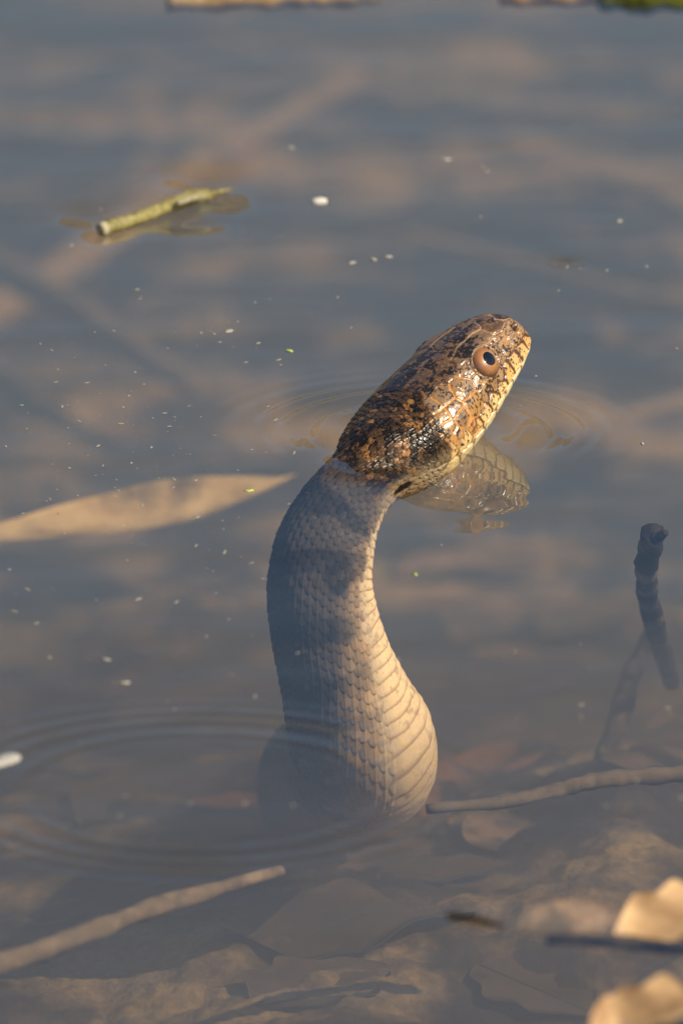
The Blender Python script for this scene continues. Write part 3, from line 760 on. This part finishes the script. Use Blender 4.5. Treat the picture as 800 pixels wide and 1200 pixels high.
leaf('sunken_leaf', (300, 1178), (450, 1128), 160, -0.050, -0.054, BROWN, 'brown leaf overlapping the edge of the large dull brown leaf', 'leaf', tilt=8, seed=30)
leaf('sunken_leaf', (440, 1030), (600, 1010), 90, -0.072, -0.072, BROWN, 'narrow brown leaf between the snake base and the large dull leaf', 'leaf', tilt=6, seed=31)
leaf('sunken_leaf', (560, 1130), (700, 1190), 150, -0.040, -0.032, BROWN, 'brown leaf under water next to the bleached leaves', 'leaf', tilt=8, seed=32)
leaf('bleached_leaf', (718, 1096), (880, 1068), 95, -.001, .0015, PALE, 'bright cream leaf breaking the surface', 'leaf', tilt=10, seed=33, curl=.45, tip=.8, lobes=.14, wav=.6)
leaf('bleached_leaf', (604, 1088), (736, 1072), 75, -.010, -.008, TAN, 'pale leaf just under the surface beside the bright cream leaf', 'leaf', tilt=10, seed=34, curl=.2)
leaf('bleached_leaf', (686, 1202), (860, 1184), 85, -.002, .001, PALE, 'curled pale leaf at the surface near the shore', 'leaf', tilt=10, seed=35, curl=.5, lobes=.14, wav=.6)
leaf('bleached_leaf', (700, 1240), (714, 1166), 34, -.002, .002, PALE, 'narrow upright pale leaf beside the curled pale leaf', 'leaf', tilt=25, seed=36, curl=.2)
stick('wet_stick', [(525, 1072, .0004), (560, 1077, .0006), (590, 1086, 0)], [3, 3.4, 2], BARK, 'short dark stem floating beside the pale leaf', 'stem', seed=37)
stick('wet_stick', [(640, 1101, -.001), (720, 1104, -.0012), (830, 1116, -.001)], [6, 8, 7], BARK, 'dark wet stem floating in front of the bright cream leaf', 'stem', seed=38)

# ---- ordinary leaf litter on the bed: each leaf its own object
rl = random.Random(41)
protos = []
for k in range(7):
    V_, F_ = leaf_geo(1.0, .30 + .09 * (k % 4), .05 + .03 * (k % 3), tip=.8 + .1 * (k % 3), wav=.35, seed=60 + k, lobes=.10 * (k % 2), bend=.25 * ((k % 3) - 1), nu=18, nv=5, thick=.006)
    me = bpy.data.meshes.new('litter_leaf'); me.from_pydata(V_, [], F_); me.update()
    me.polygons.foreach_set('use_smooth', [True] * len(me.polygons))
    me.materials.append([TAN, BROWN, BROWN, TAN, BROWN, RUST, TAN][k]); protos.append(me)
LAB = {'sodden_tan_leaf': ('tan dead leaf, one of many scattered over the pond bed', 'scattered tan litter leaves'),
       'sodden_brown_leaf': ('brown dead leaf, one of many scattered over the pond bed', 'scattered brown litter leaves'),
       'sodden_rust_leaf': ('rusty dead leaf, one of many scattered over the pond bed', 'scattered rusty litter leaves')}
for k in range(64):
    px_, py_ = rl.uniform(-60, 860), 60 + 1180 * rl.random() ** .72
    p = at(px_, py_, -.06); zb_ = float(bed_z(np.array([p[0]]), np.array([p[1]]))[0])
    p = at(px_, py_, zb_ + .004); zb_ = float(bed_z(np.array([p[0]]), np.array([p[1]]))[0])
    if py_ > 960: continue
    if abs(p[0] + .002) < .022 and -.02 < p[1] < .11: continue
    me = protos[rl.randrange(7)]
    o = bpy.data.objects.new('litter_leaf', me); col.objects.link(o)
    s_ = rl.uniform(110, 300) * K
    o.scale = (s_, s_, s_); o.location = (p[0], p[1], zb_ + .0008)
    o.rotation_euler = (rl.gauss(0, .05), rl.gauss(0, .05), rl.gauss(.5, .9))
    tag(o, LAB[me.materials[0].name][0], 'leaf', LAB[me.materials[0].name][1])

# ---- floating things
tw = bpy.data.objects.new('floating_twig', None); col.objects.link(tw); tw.location = at(182, 249, 0)
tag(tw, 'short yellow green twig floating with dimples at both ends', 'twig')
stick('stem', [(122, 268, .0004), (160, 256, .0009), (200, 240, .0011), (232, 230, .0006), (243, 229, .0002)], [9.5, 8.5, 8.5, 10, 8], TWIGM, '', '', seed=50, parent=tw, rough=.07)
stick('cut_end', [(117.6, 269.6, .0003), (123.0, 267.8, .0004)], [8.4, 9.9], CUT, '', '', seed=51, parent=tw, rough=.03)
stick('bark_strip', [(208, 238.5, .0022), (225, 232, .0021), (240, 230.5, .0014)], [3.0, 5.0, 3], CUT, '', '', seed=52, parent=tw, rough=.1)
stick('side_shoot', [(240, 229, .0003), (256, 225, .0003), (272, 221.5, .0001)], [4.0, 3.0, 1.4], TWIGM, '', '', seed=53, parent=tw)

def blob(name, px_, py_, rx, ry, rz, mat, label, cat, group=None, seed=0, z=0.0):
    bm = bmesh.new(); bmesh.ops.create_icosphere(bm, subdivisions=2, radius=1)
    rl_ = random.Random(seed)
    for v in bm.verts:
        g = 1 + .22 * math.sin(v.co.x * 3.1 + seed) * math.cos(v.co.y * 2.7 + seed * 2) + .10 * (rl_.random() - .5)
        v.co = Vector((v.co.x * rx * g, v.co.y * ry * g, v.co.z * rz * g)) * K
    me = bpy.data.meshes.new(name); bm.to_mesh(me); bm.free()
    me.polygons.foreach_set('use_smooth', [True] * len(me.polygons)); me.materials.append(mat)
    o = bpy.data.objects.new(name, me); col.objects.link(o); o.location = at(px_, py_, z)
    o.rotation_euler = (0, 0, seed * 1.3)
    tag(o, label, cat, group); return o
blob('seed_fluff', 373, 236, 8, 10, 5, FLUFF_GLINT, 'white fluffy seed floating to the right of the twig', 'seed', seed=1)
blob('glint_blob', 7, 891, 12, 26, 4, FLUFF_GLINT, 'white blob put in for a water glint at the edge of the large ripple ring', 'glint', seed=2)  # pale solid modelled in place of a bright glint on the water
for k, (a, b) in enumerate([(339, 411), (292, 575), (486, 673)]):
    blob('duckweed', a, b, 3.2, 6, 1.4, WEED, ['tiny green duckweed speck floating behind the snake', 'tiny green duckweed speck floating over the reed blade tip', 'tiny green duckweed speck floating over sunken leaves right of the body'][k], 'duckweed', 'duckweed specks', seed=3 + k)
for k, (a, b, r_) in enumerate([(340, 173, 3.4), (412, 308, 4), (437, 304, 4.2), (455, 301, 3.4), (725, 259, 3.6), (522, 187, 4), (268, 388, 4), (124, 773, 4), (147, 800, 3.4), (752, 520, 2.6)]):
    blob('pale_speck', a, b, r_, r_ * 1.7, 1.6, DUST, 'small pale plant speck floating on open water', 'speck', 'pale floating specks', seed=8 + k)
# bubble: a clear dome
bub, bt, bb = new_mat('bubble_film'); bt.nodes.remove(bb)
tr_ = bt.nodes.new('ShaderNodeBsdfTransparent'); gl_ = bt.nodes.new('ShaderNodeBsdfGlossy'); gl_.inputs['Roughness'].default_value = .02
fr_ = bt.nodes.new('ShaderNodeLayerWeight'); fr_.inputs[0].default_value = .25
mx_ = bt.nodes.new('ShaderNodeMixShader'); bt.links.new(fr_.outputs['Fresnel'], mx_.inputs[0]); bt.links.new(tr_.outputs[0], mx_.inputs[1]); bt.links.new(gl_.outputs[0], mx_.inputs[2])
bt.links.new(mx_.outputs[0], bt.nodes['Material Output'].inputs['Surface'])
V_, F_ = cap_mesh(9 * K, math.pi * .5, 8, 32)
ob = mesh_obj('bubble', V_, F_, bub); ob.location = at(661, 309, -.0002); ob.scale = (1, 1, .45)
tag(ob, 'small clear bubble on the water behind the head', 'bubble')
# flat floating wood at the far side of the picture
stick('floating_log', [(196, 2, -.0012), (270, -3, -.0008), (350, -6, -.001), (450, -8, -.0012)], [12, 17, 18, 14], LOGM, 'tan wet log floating far behind the twig', 'log', seed=70, rough=.15)
stick('floating_log', [(585, -6, -.001), (640, -8, -.0008), (720, -10, -.001)], [15, 18, 16], LOGM, 'short tan wet log floating beside the mossy one', 'log', seed=71, rough=.15)
stick('mossy_log', [(700, 0, -.001), (760, -1, -.0005), (880, -4, -.001)], [14, 18, 18], MOSS, 'dark green mossy log floating far behind the snake', 'log', seed=72, rough=.2)

# ---- dust on the water film: nobody could count it
dv, df = [], []
rd = random.Random(90)
for k in range(520):
    if rd.random() < .55: a, b = rd.gauss(120, 130), rd.gauss(510, 120)
    else: a, b = rd.uniform(0, 800), 80 + 900 * rd.random()
    if math.hypot((a - 480) / 130, (b - 520) / 90) < 1: continue
    p = at(a, b); zt = float(water_z(np.array([p[0]]), np.array([p[1]]))[0])
    r_ = K * (0.5 + 1.5 * rd.random() ** 3); e = rd.uniform(1, 3.2); an = rd.random() * 6.28
    b0_ = len(dv)
    for q in range(6):
        x_, y_ = r_ * e * math.cos(q * 1.047), r_ * math.sin(q * 1.047)
        dv.append((p[0] + x_ * math.cos(an) - y_ * math.sin(an), p[1] + 1.6 * (x_ * math.sin(an) + y_ * math.cos(an)), zt + .4 * K))
    dv.append((p[0], p[1], zt + r_ * .8 + .3 * K))
    for q in range(6): df.append((b0_ + q, b0_ + (q + 1) % 6, b0_ + 6))
dust = mesh_obj('floating_dust', dv, df, DUST)
tag(dust, 'fine pale dust scattered over the water film', 'dust', kind='stuff')
